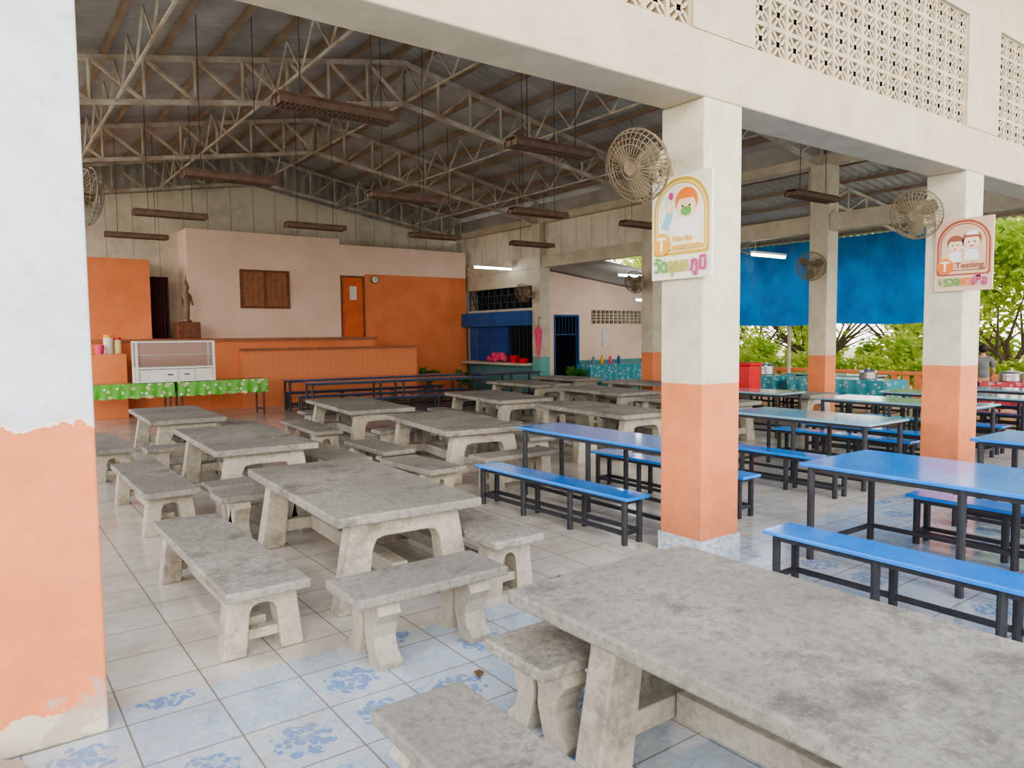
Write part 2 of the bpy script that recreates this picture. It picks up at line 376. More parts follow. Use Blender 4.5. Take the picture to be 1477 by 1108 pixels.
struct(G().box(-9,9.1,0,.40,3.5,3.97).obj('trim_1','beam',bevel=.015))
struct(G().box(-9,9.1,0,.36,5.14,5.9).obj('trim_2','beam'))
vents=[(-4.0,-.16),(.57,4.32),(5.13,8.7)]
piers=[(-9,-4.0),(-.16,.57),(4.32,5.13),(8.7,9.1)]
for n,(a,b) in enumerate(piers): struct(G().box(a,b,0,.36,3.97,5.14).obj('trim_%d'%(n+3),'beam'))
def vent(x0,x1,z0,z1,nm):
    rows=5; s=(z1-z0)/rows; cols=max(1,round((x1-x0)/s)); sx=(x1-x0)/cols
    g=G(); ya,yb=.03,.11
    def strip(p,q,w):
        d=(q-p); d.normalize(); nn=V((-d.z,0,d.x))*w
        g.prism([p+nn,q+nn,q-nn,p-nn],(0,yb-ya-.01,0))
    for i in range(cols+1):
        x=x0+i*sx; g.box(x-.018,x+.018,ya,yb,z0,z1)
    for j in range(rows+1):
        z=z0+j*s; g.box(x0,x1,ya+.001,yb-.001,z-.018,z+.018)
    for i in range(cols):
        for j in range(rows):
            c=V((x0+(i+.5)*sx,ya+.006,z0+(j+.5)*s))
            for k in range(4):
                m=c+V(((1,0,-1,0)[k]*sx/2,0,(0,1,0,-1)[k]*s/2)); st=(90,180,270,0)[k]
                pts=[m+V((math.cos(R(st+t))*sx/2*.95,0,math.sin(R(st+t))*s/2*.95)) for t in (0,30,60,90,120,150,180)]
                for a,b in zip(pts,pts[1:]): strip(a.copy(),b.copy(),.013)
    struct(g.obj(nm,'vent'))
for n,(a,b) in enumerate(vents): vent(a,b,3.97,5.14,'trim_%d'%(n+7))
struct(G().box(8.78,9.02,.42,17.4,3.68,4.0).obj('trim_10','beamin'))
struct(G().box(8.74,9.06,.4,17.4,4.93,5.12).obj('trim_11','beamin'))
struct(G().box(8.86,8.94,.4,17.8,5.12,5.5).obj('trim_13','roof'))
struct(G().box(8.95,9.02,9.05,17.8,4.0,4.93).obj('wall_upper_side','gable'))
struct(G().box(9.1,14.6,17.9,18.0,0,3.9).obj('wall_kitchen_rear','dark'))  # wall coloured near-black to stand in for the shade inside the kitchen
g=G(); y0=17.85
g.prism([(-5.4,y0,0),(9.8,y0,0),(9.8,y0,zb(9.8)),(RX,y0,zb(RX)),(-5.4,y0,zb(-5.4))],(0,.15,0)); struct(g.obj('wall_back','gable'))
g=G()
for a,b in ((-5.4,RX),(RX,9.8)):
    n=60
    for i in range(n):
        x0=a+(b-a)*i/n; x1=a+(b-a)*(i+1)/n; yy0=17.87+.03*(i%2); yy1=17.87+.03*((i+1)%2)
        g.add([(x0,yy0,zb(x0)-.02),(x1,yy1,zb(x1)-.02),(x1,yy1,zt(x1)+.17),(x0,yy0,zt(x0)+.17)],[(0,1,2,3)])
struct(g.obj('wall_gable_sheet','roof'))
# ------------------------------------------------------------------ stage
YS=16.9
def wallx(name,mat,x0,x1,z0,z1,y=YS,t=.15): return struct(G().box(x0,x1,y,y+t,z0,z1).obj(name,mat))
g=G()
W0,W1,WZ0,WZ1=1.44,2.80,2.55,3.60; D0,D1,DZ0,DZ1=4.33,5.09,1.74,3.55
g.box(.12,W0,YS,YS+.15,1.74,4.6); g.box(W0,W1,YS,YS+.15,1.74,WZ0); g.box(W0,W1,YS,YS+.15,WZ1,4.6); g.box(W1,D0,YS,YS+.15,1.74,4.6)
g.box(D0,D1,YS,YS+.15,DZ1,4.45); g.box(D1,8.7,YS,YS+.15,3.62,4.45); g.box(.12,.27,YS+.15,17.85,1.74,4.6)
struct(g.obj('wall_stage_pink','pink'))
wallx('wall_stage_orange','orange',D1,8.7,0,3.62)
wallx('wall_left_orange','orange',-5.3,-.78,0,3.74)
struct(G().box(-.93,-.78,YS+.15,17.85,0,3.74).obj('wall_recess','gable'))
r=root('window_1','closed brown wooden shutter window','window',((W0+W1)/2,YS-.01,WZ0)); r['kind']='structure'
w=(W1-W0)/2; hh=WZ1-WZ0
g=G(); g.box(-w,-w+.06,-.03,.08,0,hh); g.box(w-.06,w,-.03,.08,0,hh); g.box(-w+.06,w-.06,-.03,.08,0,.06); g.box(-w+.06,w-.06,-.03,.08,hh-.06,hh); g.box(-.03,.03,-.03,.08,.06,hh-.06); g.obj('window_frame','wood',parent=r)
for sx in (-1,1):
    g=G(); a,b=(-w+.06,-.03) if sx<0 else (.03,w-.06)
    g.box(a,b,0,.03,.06,hh-.06)
    for k in range(1,4): x=a+(b-a)*k/4; g.box(x-.004,x+.004,-.004,0,.06,hh-.06,1)
    g.obj('shutter',['woodl','wood'],parent=r)
r=root('door_1','orange-red wooden door with paper notice','door',((D0+D1)/2,YS,DZ0)); r['kind']='structure'
w=(D1-D0)/2; hh=DZ1-DZ0
g=G(); g.box(-w,-w+.05,-.03,.1,0,hh); g.box(w-.05,w,-.03,.1,0,hh); g.box(-w+.05,w-.05,-.03,.1,hh-.05,hh); g.obj('door_frame','wood',parent=r)
g=G(); g.box(-w+.05,w-.05,0,.04,0,hh-.05)
for z0,z1 in ((.15,.75),(.9,1.65)):
    for a,b in ((-.27,-.03),(.03,.27)): g.box(a,b,-.012,0,z0,z1)
g.obj('door_leaf','doorred',parent=r); G().box(-.1,.12,-.02,-.013,1.1,1.5).obj('notice','paper',parent=r); G().ball((.26,-.03,.85),.03,8).obj('door_knob','alu',parent=r)
g=G(); g.box(-5.3,4.57,15.2,YS,0,1.66); struct(g.obj('wall_stage_front','orange'))
g=G(); g.box(-5.3,4.62,15.15,YS,1.66,1.74); struct(g.obj('trim_20','stagetop'))
g=G(); g.prism([(4.57,15.2,0),(5.85,15.2,0),(5.85,15.2,1.2),(5.3,15.2,1.36),(4.57,15.2,1.40)],(0,1.6,0)); struct(g.obj('wall_stage_wing','orange'))
struct(G().box(.9,5.85,15.12,15.198,0,1.42).obj('trim_21','plank'))
struct(G().box(.88,5.87,15.06,15.198,1.42,1.48).obj('trim_22','stagetop'))
tag(G().box(-2.55,-1.75,14.45,15.1,0,1.42).obj('stage_step_block','orange',bevel=.01),'orange painted concrete block beside the stage','block')
g=G(); vs=[];n=30
for i in range(n+1):
    x=-.75+.5*i/n; y=17.35+.05*math.sin(i*1.3)
    vs+=[(x,y,1.75),(x,y,3.35)]
g.add(vs,[(2*i,2*i+2,2*i+3,2*i+1) for i in range(n)]); tag(g.obj('curtain','curtain',smooth=True),'maroon curtain hanging in the stage doorway','curtain')
r=root('shrine_statue','small dull golden standing statue on wooden pedestal','statue',(-.02,16.5,1.74))
G().box(-.28,.28,-.2,.2,0,.42).obj('pedestal','wood',parent=r,bevel=.02)
g=G(); g.lathe([(.11,.42),(.12,.46),(.07,.5),(.08,.8),(.1,1.0),(.11,1.12),(.04,1.2),(.075,1.27),(.08,1.33),(.05,1.4),(.02,1.5),(.004,1.6)],n=14); g.tube((.1,0,1.1),(.14,-.06,.85),.025,6); g.tube((-.1,0,1.1),(-.14,-.06,.85),.025,6); g.obj('statue_figure','gold',parent=r,smooth=True)
r=root('wall_clock','round wall clock with brown rim','clock',(5.42,YS-.03,3.46))
G().lathe([(.12,-.02),(.12,.02)],axis='y',n=24).obj('clock_rim','wood',parent=r); G().lathe([(.1,-.025),(.1,-.021)],axis='y',n=24).obj('clock_face','white',parent=r)
G().tube((0,-.028,0),(.05,-.028,.03),.005,4).tube((0,-.028,0),(-.01,-.028,.08),.004,4).obj('clock_hand','s_bk',parent=r)
# ------------------------------------------------------------------ kitchen side
g=G(); g.box(8.82,8.98,13.38,17.1,0,.85); struct(g.obj('wall_kitchen_counter','teal'))
struct(G().box(8.45,9.1,13.4,16.85,.85,.92).obj('trim_12','beamin'))
g=G(); g.box(8.82,8.96,13.38,17.1,3.2,3.68); g.box(8.82,8.96,13.38,17.1,2.46,2.55); g.box(8.82,8.96,16.9,17.1,.92,2.46); struct(g.obj('wall_kitchen_side','beamin'))
tag(G().box(8.50,8.82,13.38,16.85,2.02,2.46).obj('shutter_box','skyblue',bevel=.02),'blue metal canopy box over the serving hatch','shutter box')
g=G()
for k in range(18): g.box(8.84,8.90,14.75,16.88,.95+k*.06,.95+k*.06+.05)
tag(g.obj('roller_shutter','shutter'),'dark blue roller shutter partly closing kitchen hatch','roller shutter')
g=G()
for k in range(11): g.tube((8.88,13.4+k*.35,2.55),(8.88,13.4+k*.35,3.2),.02,4)
for z in (2.75,2.98): g.tube((8.88,13.4,z),(8.88,16.9,z),.016,4)
for k in range(10): g.tube((8.88,13.4+k*.35,2.55),(8.88,13.75+k*.35,3.2),.012,4)
for k in range(7): g.tube((8.90,13.45+k*.2,.92),(8.90,13.45+k*.2,2.0),.012,4)
struct(g.obj('window_2','dark'))
struct(G().box(14.5,14.65,13.3,18,0,3.1).obj('wall_kitchen_outer','dark'))  # same near-black colour, kitchen shade painted onto the outer wall
g=G(); yk=13.4
def wz(x): return 3.68-.75*(x-9)/6.2
for a,b,z0,z1 in ((9.08,9.55,0,None),(9.55,10.55,2.35,None),(10.55,14.5,0,1.95),(10.55,11.1,1.95,None),(11.1,13.3,2.5,None),(13.3,14.5,1.95,None),(11.1,13.3,1.95,2.08)):
    if z1 is None: g.prism([(a,yk,z0),(b,yk,z0),(b,yk,wz(b)),(a,yk,wz(a))],(0,.12,0))
    else: g.box(a,b,yk,yk+.12,z0,z1)
struct(g.obj('wall_kitchen_front','pink'))
struct(G().box(10.56,14.4,yk-.03,yk-.001,0,.95).obj('baseboard_kitchen','teal'))
vg=G()
for k in range(13):
    x=11.1+k*2.2/12; vg.box(x-.03,x+.03,yk,yk+.1,2.08,2.5)
for z in (2.2,2.29,2.38): vg.box(11.1,13.3,yk+.01,yk+.09,z-.018,z+.018)
struct(vg.obj('window_3','vent'))
g=G(); g.box(9.55,9.6,yk-.02,yk+.1,0,2.35); g.box(10.5,10.55,yk-.02,yk+.1,0,2.35); g.box(9.6,10.5,yk-.02,yk+.1,2.3,2.35)
for k in range(7): g.tube((9.67+k*.13,yk+.05,1.75),(9.67+k*.13,yk+.05,2.3),.01,4)
g.tube((9.6,yk+.05,1.75),(10.5,yk+.05,1.75),.02,4); struct(g.obj('door_2','skyblue'))
tag(G().box(11.5,11.8,yk-.04,yk-.01,1.35,1.85).box(11.53,11.77,yk-.045,yk-.041,1.4,1.6).obj('wall_calendar',['paper']),'paper calendar hanging on pink wall','calendar')
# ------------------------------------------------------------------ concrete tables / benches
def trestle(g,wb,wt,h,lwb,lwt,y,th,curvy=False,bar=False):
    if curvy:
        outer=[(-wb/2,0),(-wb/2-.01,.04),(-wb/2+.05,.09*h/.36),(-wb/2+.07,.16*h/.36),(-wb/2+.045,.24*h/.36),(-wb/2+.0,.30*h/.36),(-wt/2,h)]
        inner=[(-wb/2+lwb,0),(-wb/2+lwb+.03,.08*h/.36),(-wb/2+lwb+.055,.17*h/.36),(-wb/2+lwb+.05,.23*h/.36)]
        top=.28*h/.36; xi=-inner[-1][0]
        arch=[(-xi*math.cos(R(a)),inner[-1][1]+(top-inner[-1][1])*math.sin(R(a))) for a in (25,50,75,90,105,130,155)]
    else:
        top=h*.80; outer=[(-wb/2,0),(-wt/2,h)]; inner=[(-wb/2+lwb,0),(-wt/2+lwt,top-.05*h/.36)]
        xi=-inner[-1][0]; c=.09*h/.6; arch=[(-xi+c*.35,top-.012),(-xi+c,top),(xi-c,top),(xi-c*.35,top-.012)]
    left=outer[::-1]
    pts=left+inner+arch+[(-x,z) for x,z in inner[::-1]]+[(-x,z) for x,z in outer]
    g.prism([(x,y-th/2,z) for x,z in pts],(0,th,0))
    if bar:
        zb_=h*.22; g.box(-wb/2+lwb*.6,wb/2-lwb*.6,y-th*.3,y+th*.3,zb_,zb_+h*.16)
def ctable(x,y,wid,ln,rz=0,h=.65,label='weathered grey concrete table with splayed legs',grp='concrete canteen tables',ins=.17):
    r=root('concrete_table',label,'table',(x,y,0),R(rz),grp)
    G().box(-wid/2,wid/2,-ln/2,ln/2,h-.065,h).obj('table_top','ctop',parent=r,bevel=.012)
    for s in (-1,1):
        g=G(); trestle(g,wid*.94,wid*.74,h-.065,.20,.14,0,.14)
        g.obj('trestle_leg','cleg',loc=(0,s*(ln/2-ins),0),parent=r,bevel=.01)
        G().box(-wid*.42+.12,wid*.42-.12,-.04,.04,.12,.22).obj('cross_bar','cleg',loc=(0,s*(ln/2-ins),0),parent=r,bevel=.008)
    G().box(-.06,.06,-ln/2+ins+.05,ln/2-ins-.05,.12,.24).obj('stretcher','cleg',parent=r,bevel=.01)
    return r
def cbench(x,y,wid,ln,rz=0,h=.41,curvy=False,label='grey concrete bench with splayed legs'):
    r=root('concrete_bench',label,'bench',(x,y,0),R(rz),'concrete canteen benches')
    G().box(-wid/2,wid/2,-ln/2,ln/2,h-.055,h).obj('seat','ctop',parent=r,bevel=.01)
    for s in (-1,1):
        g=G(); trestle(g,wid*.98 if not curvy else wid*.95,wid*.8,h-.055,.13,.11,0,.13,curvy=curvy,bar=not curvy)
        g.obj('trestle_leg','cleg',loc=(0,s*(ln/2-.19),0),parent=r,bevel=.008)
    if not curvy: G().box(-.05,.05,-ln/2+.25,ln/2-.25,.08,.17).obj('stretcher','cleg',parent=r)
    return r
ctable(-2.1,-2.15,1.13,2.1,0,label='large mottled grey concrete table at hall entrance',ins=.46)
ctable(-2.2,1.55,1.03,2.10,-2.5)
ctable(-2.08,4.85,1.03,2.2,-2); ctable(-2.1,8.1,.98,2.2,-2)
ctable(.55,4.6,1.08,2.2,-8); ctable(.62,7.7,1.05,2.5,-6); ctable(3.3,7.5,1.1,2.3,-8); ctable(3.15,4.5,1.0,2.2,-5); ctable(5.75,7.2,1.0,2.2,-5)
ctable(7.7,4.6,.9,2.0,0); ctable(5.3,4.5,1.0,1.9,0); ctable(8.0,8.2,.9,2.0,0); ctable(5.95,10.0,1.0,2.0,0); ctable(7.9,10.9,.9,1.8,0)
cu='short concrete bench with curved ogee legs'
cbench(-3.2,-1.75,.38,.98,0,curvy=True,label=cu); cbench(-2.24,-1.20,.42,.95,90,curvy=True,label=cu)
cbench(-3.25,1.25,.46,1.95,0); cbench(-2.5,-.02,.42,.95,90,curvy=True,label=cu)
cbench(-1.6,1.2,.40,2.0,-1); cbench(-2.4,2.87,.34,.95,90,curvy=True,label=cu); cbench(-2.35,3.4,.34,.95,90)
cbench(-3.12,4.25,.46,1.95,0); cbench(-2.3,6.25,.38,1.1,90); cbench(-3.15,7.3,.45,1.9,0); cbench(-1.15,4.75,.42,1.8,0)
cbench(-1.1,7.9,.42,1.8,0)
cbench(-.48,4.65,.42,1.15,0,curvy=True,label=cu); cbench(-.68,3.2,.45,1.0,4,curvy=True,label=cu); cbench(.5,3.12,.36,1.05,90)
cbench(-.38,7.2,.42,1.8,-4); cbench(1.6,4.7,.42,1.6,-5); cbench(1.75,7.7,.42,1.7,-5); cbench(.6,5.98,.3,.95,90); cbench(.75,9.3,.38,1.0,90)
cbench(2.3,4.5,.36,1.6,-3); cbench(2.38,7.5,.36,1.7,-8); cbench(4.2,7.4,.38,1.7,-8); cbench(4.0,4.5,.36,1.6,-3); cbench(4.9,7.2,.38,1.6,0); cbench(6.6,7.2,.42,1.6,0)
cbench(4.5,4.6,.34,1.5,0); cbench(5.1,10.0,.36,1.6,0); cbench(6.8,10.0,.36,1.6,0); cbench(7.2,8.4,.34,1.5,0)
# ------------------------------------------------------------------ blue tables / benches
def steel(name,label,cat,x,y,wid,ln,h,rz,top,nleg,grp,zl=.12):
    r=root(name,label,cat,(x,y,0),R(rz),grp)
    G().box(-wid/2,wid/2,-ln/2,ln/2,h-.03,h).obj('table_top' if cat=='table' else 'seat',top,parent=r,bevel=.008)
    g=G(); rr=.022; w=wid/2-.05; l=ln/2-.08
    for s in (-1,1): g.tube((s*w,-l,h-.05),(s*w,l,h-.05),rr,4); g.tube((s*w,-l,zl),(s*w,l,zl),rr,4)
    for s in (-1,1): g.tube((-w,s*l,h-.05),(w,s*l,h-.05),rr,4); g.tube((-w,s*l,zl),(w,s*l,zl),rr,4)
    g.obj('frame_rails','black',parent=r)
    for k in range(nleg):
        yy=-l+2*l*k/(nleg-1)
        for s in (-1,1): G().tube((s*w,yy,0),(s*w,yy,h-.03),.027,10).obj('leg','black',parent=r)
    return r
GT='blue steel-legged canteen tables'; GB='blue steel-legged canteen benches'
def btable(x,y,wid,ln,rz=0,top='bluetop',label='blue topped table on black steel legs',h=.75): return steel('blue_table',label,'table',x,y,wid,ln,h,rz,top,3,GT)
def bbench(x,y,wid,ln,rz=0,top='bluetop',label='long blue bench on black steel legs',h=.41): return steel('blue_bench',label,'bench',x,y,wid,ln,h,rz,top,4 if ln>1.5 else 2,GB,zl=.10)
fl='faded glossy blue table on black steel legs'; dk='dark topped bench on black steel legs'
btable(.60,1.70,.62,2.2); bbench(-.14,1.66,.28,2.15,2); bbench(1.37,1.6,.28,2.1)
btable(1.12,-1.55,1.0,2.3); bbench(-.03,-1.75,.32,2.2); bbench(1.82,-1.75,.28,2.1)
btable(3.73,1.4,.88,1.9,top='bluetop2',label=fl); bbench(2.85,1.4,.28,1.9); bbench(4.75,1.6,.28,1.9)
btable(3.45,-1.7,.9,2.1); bbench(2.65,-1.7,.28,2.1)
btable(6.4,1.6,.9,2.2,top='bluetop2',label=fl); bbench(5.6,1.6,.28,2.1); bbench(7.2,1.6,.28,2.1)
btable(6.2,-1.7,.9,2.1,top='bluetop2',label=fl); bbench(5.35,-1.7,.28,2.1); bbench(7.0,-1.7,.28,2.1)
btable(6.5,4.5,.75,2.1,top='bluetop2',label=fl)
btable(8.2,1.6,.75,2.2,top='bluetop2',label=fl); bbench(9.0,1.7,.26,2.0,top='darktop',label=dk)
btable(9.8,1.2,.75,2.0,top='bluetop2',label=fl); bbench(10.5,1.2,.26,2.0,top='darktop',label=dk)
btable(8.3,-1.8,.8,2.1,top='bluetop2',label=fl); bbench(7.55,-1.8,.26,2.0,top='darktop',label=dk)
bbench(9.6,6.9,.28,2.0,top='darktop',label=dk); bbench(9.6,4.6,.28,2.0,top='darktop',label=dk); bbench(11.05,7.0,.28,2.0,top='darktop',label=dk); bbench(11.05,4.7,.28,2.0,top='darktop',label=dk)
btable(12.1,6.0,.8,2.2,top='bluetop2',label=fl)
dl='long dark blue table on black legs near the stage'
btable(3.7,13.3,.6,4.6,90-6,top='darktop',label=dl); btable(3.6,11.9,.6,4.4,90-6,top='darktop',label=dl); btable(7.3,12.7,.6,1.9,84,top='darktop',label=dl)
db='long dark blue bench on black legs near the stage'
bbench(3.6,12.6,.28,4.3,84,top='darktop',label=db); bbench(3.5,11.2,.28,4.2,84,top='darktop',label=db); bbench(3.8,14.05,.28,4.3,84,top='darktop',label=db)
def clothtable(x,y,wid,ln,rz,mat,label,h=.8,drop=.3):
    r=root('covered_table',label,'table',(x,y,0),R(rz))
    g=G(); N=60
    g.box(-wid/2,wid/2,-ln/2,ln/2,h-.02,h)
    per=[]
    for i in range(N): per.append((-wid/2,-ln/2+ln*i/N))
    for i in range(16): per.append((-wid/2+wid*i/16,ln/2))
    for i in range(N): per.append((wid/2,ln/2-ln*i/N))
    for i in range(16): per.append((wid/2-wid*i/16,-ln/2))
    vs=[];K=len(per)
    for i,(px,py) in enumerate(per):
        o=.012+.012*math.sin(i*.9); n=V((px/(wid/2),py/(ln/2),0))
        vs+=[(px,py,h),(px+(o if abs(n.x)>.99 else 0)*n.x,py+(o if abs(n.y)>.99 else 0)*n.y,h-drop+.012*math.sin(i*.7))]
    g.add(vs,[(2*i,2*((i+1)%K),2*((i+1)%K)+1,2*i+1) for i in range(K)])
    g.obj('tablecloth',mat,parent=r)
    for sx in (-1,1):
        for sy in (-1,1): G().tube((sx*(wid/2-.06),sy*(ln/2-.08),0),(sx*(wid/2-.06),sy*(ln/2-.08),h-.02),.022,8).obj('leg','black',parent=r)
    for sy in (-1,1): G().tube((-wid/2+.06,sy*(ln/2-.08),.12),(wid/2-.06,sy*(ln/2-.08),.12),.018,4).obj('foot_rail','black',parent=r)
    return r
gl='folding table covered with green floral oilcloth'
clothtable(-1.97,13.45,.65,1.8,90,'greencloth',gl,.82); clothtable(-.05,13.45,.65,1.9,90,'greencloth',gl,.82)
tl='long table covered with teal floral oilcloth'
clothtable(10.3,7.2,.8,2.2,0,'tealcloth',tl,.78,.4); clothtable(10.3,4.7,.8,2.2,0,'tealcloth',tl,.78,.4); clothtable(11.4,1.2,.8,2.4,0,'redcloth','table covered with red floral oilcloth and pots',.78,.5)
clothtable(11.2,12.7,.6,2.2,90,'tealcloth',tl,.85,.5)
# ------------------------------------------------------------------ glass cabinet
r=root('glass_cabinet','white framed glass display cabinet with drawers','cabinet',(-1.0,13.4,.83))
w,d,h=.76,.22,.86
g=G()
for sx in (-1,1):
    for sy in (-1,1): g.box(sx*w-.022,sx*w+.022,sy*d-.018,sy*d+.018,0,h)
for z in (0.018,.30,h-.012):
    for sy in (-1,1): g.box(-w,w,sy*d-.015,sy*d+.015,z-.018,z+.018)
    for sx in (-1,1): g.box(sx*w-.015,sx*w+.015,-d,d,z-.018,z+.018)
g.obj('cabinet_frame','white',parent=r)
G().box(-w+.02,w-.02,-d+.02,d-.02,.57,.582).obj('shelf','white',parent=r)
G().box(-w+.02,w-.02,-d+.02,d-.02,.288,.31).obj('shelf','white',parent=r)
G().box(-w+.02,w-.02,d-.01,d-.004,.02,h-.03).obj('back_panel','glass',parent=r)
for q in ((-w+.02,0,-d,-d+.006),(0.01,w-.02,-d+.008,-d+.014),(-w,-w+.006,-d+.02,d-.02),(w-.006,w,-d+.02,d-.02)): G().box(*q,.32,h-.03).obj('glass_pane','glass',parent=r)
G().box(-w+.03,w-.03,-d+.03,d-.02,.02,.27).obj('cabinet_base','white',parent=r)
for a,b in ((-.28,.03),(.05,.36)):
    q=G().box(a,b,-d+.005,-d+.028,.04,.25).obj('drawer','white',parent=r,bevel=.005)
    G().box((a+b)/2-.05,(a+b)/2+.05,-d-.01,-d+.004,.14,.165).obj('drawer_handle','s_bk',parent=q)
def bottle(x,y,z,rad,h,body,cap,name,label,cat='bottle'):
    r=root(name,label,cat,(x,y,z))
    G().lathe([(rad*.9,0),(rad,.02),(rad,h*.65),(rad*.4,h*.82),(rad*.35,h*.92)],n=12).obj('bottle_body',body,parent=r,smooth=True)
    G().lathe([(rad*.42,h*.9),(rad*.42,h)],n=10).obj('bottle_cap',cap,parent=r)
    return r
def jar(x,y,z,rad,h,body,cap,label):
    r=root('jar',label,'jar',(x,y,z)); G().lathe([(rad*.95,0),(rad,.02),(rad,h*.82),(rad*.85,h*.86)],n=14).obj('jar_body',body,parent=r); G().lathe([(rad*.92,h*.86),(rad*.92,h)],n=14).obj('jar_lid',cap,parent=r)
jar(-2.05,14.8,1.42,.10,.42,'paper','s_ye','clear jar with yellow lid on orange block'); jar(-1.86,14.85,1.42,.08,.36,'signyl','red','clear jar with red lid on orange block')
def cup(x,y,z,rad,h,mat,name,label,cat):
    g=G(); g.lathe([(rad*.75,0),(rad,h),(rad*.92,h),(rad*.68,.02),(.001,.02)],n=14); return tag(g.obj(name,mat,loc=(x,y,z)),label,cat)
cup(-2.25,14.62,1.42,.1,.2,'pinkplastic','plastic_cup','pink plastic cup on orange block','cup')
cup(8.63,13.7,.92,.17,.14,'red','plastic_basin','red plastic basin on kitchen counter','basin')
cup(8.63,14.15,.92,.16,.22,'red','plastic_basin','tall red plastic basin on kitchen counter','basin')
g=G()
for k in range(18): g.ball((random.uniform(-.06,.06),random.uniform(-.5,.5),.07+random.uniform(0,.17)),.11,8,sz=.7)
tag(g.obj('cloth_pile','pinkplastic',loc=(8.62,15.0,.92),smooth=True),'heap of pink cloth on kitchen counter','cloth')
def pot(x,y,z,rad,h,name='cooking_pot',label='silver aluminium cooking pot with lid'):
    r=root(name,label,'pot',(x,y,z)); G().lathe([(rad*.95,0),(rad,.02),(rad,h)],n=18).obj('pot_body','silver',parent=r)
    G().lathe([(rad*1.03,h),(rad*.9,h+.03),(.03,h+.06),(.03,h+.09)],n=18).obj('pot_lid','silver',parent=r)
    for s in (-1,1): g=G(); g.path([(s*rad,-.05,h*.7),(s*(rad+.05),-.03,h*.7),(s*(rad+.05),.03,h*.7),(s*rad,.05,h*.7)],.008); g.obj('pot_handle','silver',parent=r)
pot(11.35,.9,.78,.22,.22); pot(11.4,1.5,.78,.18,.2); pot(11.35,2.0,.78,.2,.16); pot(10.3,6.6,.78,.18,.2); pot(10.3,4.2,.78,.17,.15)
for yy in (14.2,14.8,15.5): pot(9.75,yy,.0,.25,.5,'stock_pot','tall silver stock pot inside the kitchen')
cup(11.4,.35,.78,.17,.2,'red','plastic_bucket','red plastic bucket on covered table','bucket')
for k,(m,c) in enumerate((('teal','white'),('s_ye','red'),('pinkplastic','white'),('skyblue','white'))): bottle(10.5+k*.35,12.7,.85,.05,.28,m,c,'bottle','plastic detergent bottle on teal covered table')
def redbin(x,y,z,s=1):
    r=root('storage_bin','red plastic storage bin with lid on concrete table','bin',(x,y,z)); r.scale=(s,s,s)
    G().prism([(-.25,-.25,0),(.25,-.25,0),(.25,.25,0),(-.25,.25,0)],(0,0,.7)).obj('bin_body','red',parent=r,bevel=.03); G().box(-.28,.28,-.28,.28,.7,.78).obj('bin_lid','red',parent=r,bevel=.02)
redbin(7.55,5.1,.65,.68)
r=root('folded_umbrella','pink folded umbrella hanging on column','umbrella',(8.62,12.96,1.0))
G().lathe([(.012,0),(.03,.12),(.085,.55),(.11,.85),(.05,.98),(.02,1.02)],n=10).obj('umbrella_canopy','pinkplastic',parent=r)
g=G(); g.tube((0,0,1.02),(0,0,1.2),.008); g.path([(0,0,1.2),(.03,0,1.25),(.07,0,1.25),(.08,0,1.2)],.01); g.obj('umbrella_handle','s_bk',parent=r)
# ------------------------------------------------------------------ fans
def fan(x,y,z,rz,tilt=-15,label='dusty bronze wall fan with wire guard on column',mount=(0,.45,0)):
    r=root('wall_fan',label,'fan',(x,y,z),group='wall fans on the columns',rot=(R(tilt),0,R(rz)))
    g=G()
    for rad,yy in ((.27,0),(.25,-.05),(.21,-.07),(.17,-.085),(.08,-.1),(.25,.05),(.15,.085)):
        g.path([(rad*math.cos(2*math.pi*i/24),yy,rad*math.sin(2*math.pi*i/24)) for i in range(24)],.004 if rad<.27 else .008,4,closed=True)
    for i in range(36):
        a=2*math.pi*i/36; c,s=math.cos(a),math.sin(a)
        g.path([(.27*c,0,.27*s),(.25*c,-.05,.25*s),(.17*c,-.085,.17*s),(.05*c,-.1,.05*s)],.0028,3)
        g.path([(.27*c,0,.27*s),(.25*c,.05,.25*s),(.15*c,.085,.15*s),(.06*c,.09,.06*s)],.0028,3)
    g.lathe([(.05,-.105),(.05,-.095)],axis='y',n=16)
    g.obj('guard','fan',parent=r)
    for k in range(3):
        a0=2*math.pi*k/3+.4; vs=[];n=6
        for j in range(n+1):
            t=j/n; rad=.04+.2*t; w=.35+.75*math.sin(math.pi*min(1,t*.9+.1))
            for q,s in ((-1,-.02),(1,.02)):
                a=a0+q*w*.5; vs.append((rad*math.cos(a),s,rad*math.sin(a)))
        G().add(vs,[(2*j,2*j+1,2*j+3,2*j+2) for j in range(n)]).obj('blade','fandark',parent=r,smooth=True)
    G().lathe([(.001,-.06),(.03,-.05),(.04,0),(.04,.04)],axis='y',n=14).obj('hub','fan',parent=r)
    G().lathe([(.06,.06),(.085,.09),(.09,.2),(.07,.27),(.03,.3),(.001,.3)],axis='y',n=16).obj('motor_housing','fanmot',parent=r,smooth=True)
    mw=V(mount); g=G(); g.tube((0,.18,-.07),(0,.2,-.16),.03,8); g.tube((0,.2,-.16),tuple(mw+V((0,0,-.16))),.02,8); g.box(-.05,.05,mw.y-.02,mw.y,-.26,-.04); g.obj('mounting_bracket','fanmot',parent=r)
fan(-.42,.30,3.0,-84,20,mount=(0,.37,0)); fan(3.88,.30,3.02,-84,18,mount=(0,.45,0)); fan(-3.55,4.3,3.07,100,6,mount=(0,.64,0))
fan(8.25,4.25,2.98,-70,12); fan(8.25,13.2,2.95,-80,12); fan(8.25,8.8,2.98,-80,12)
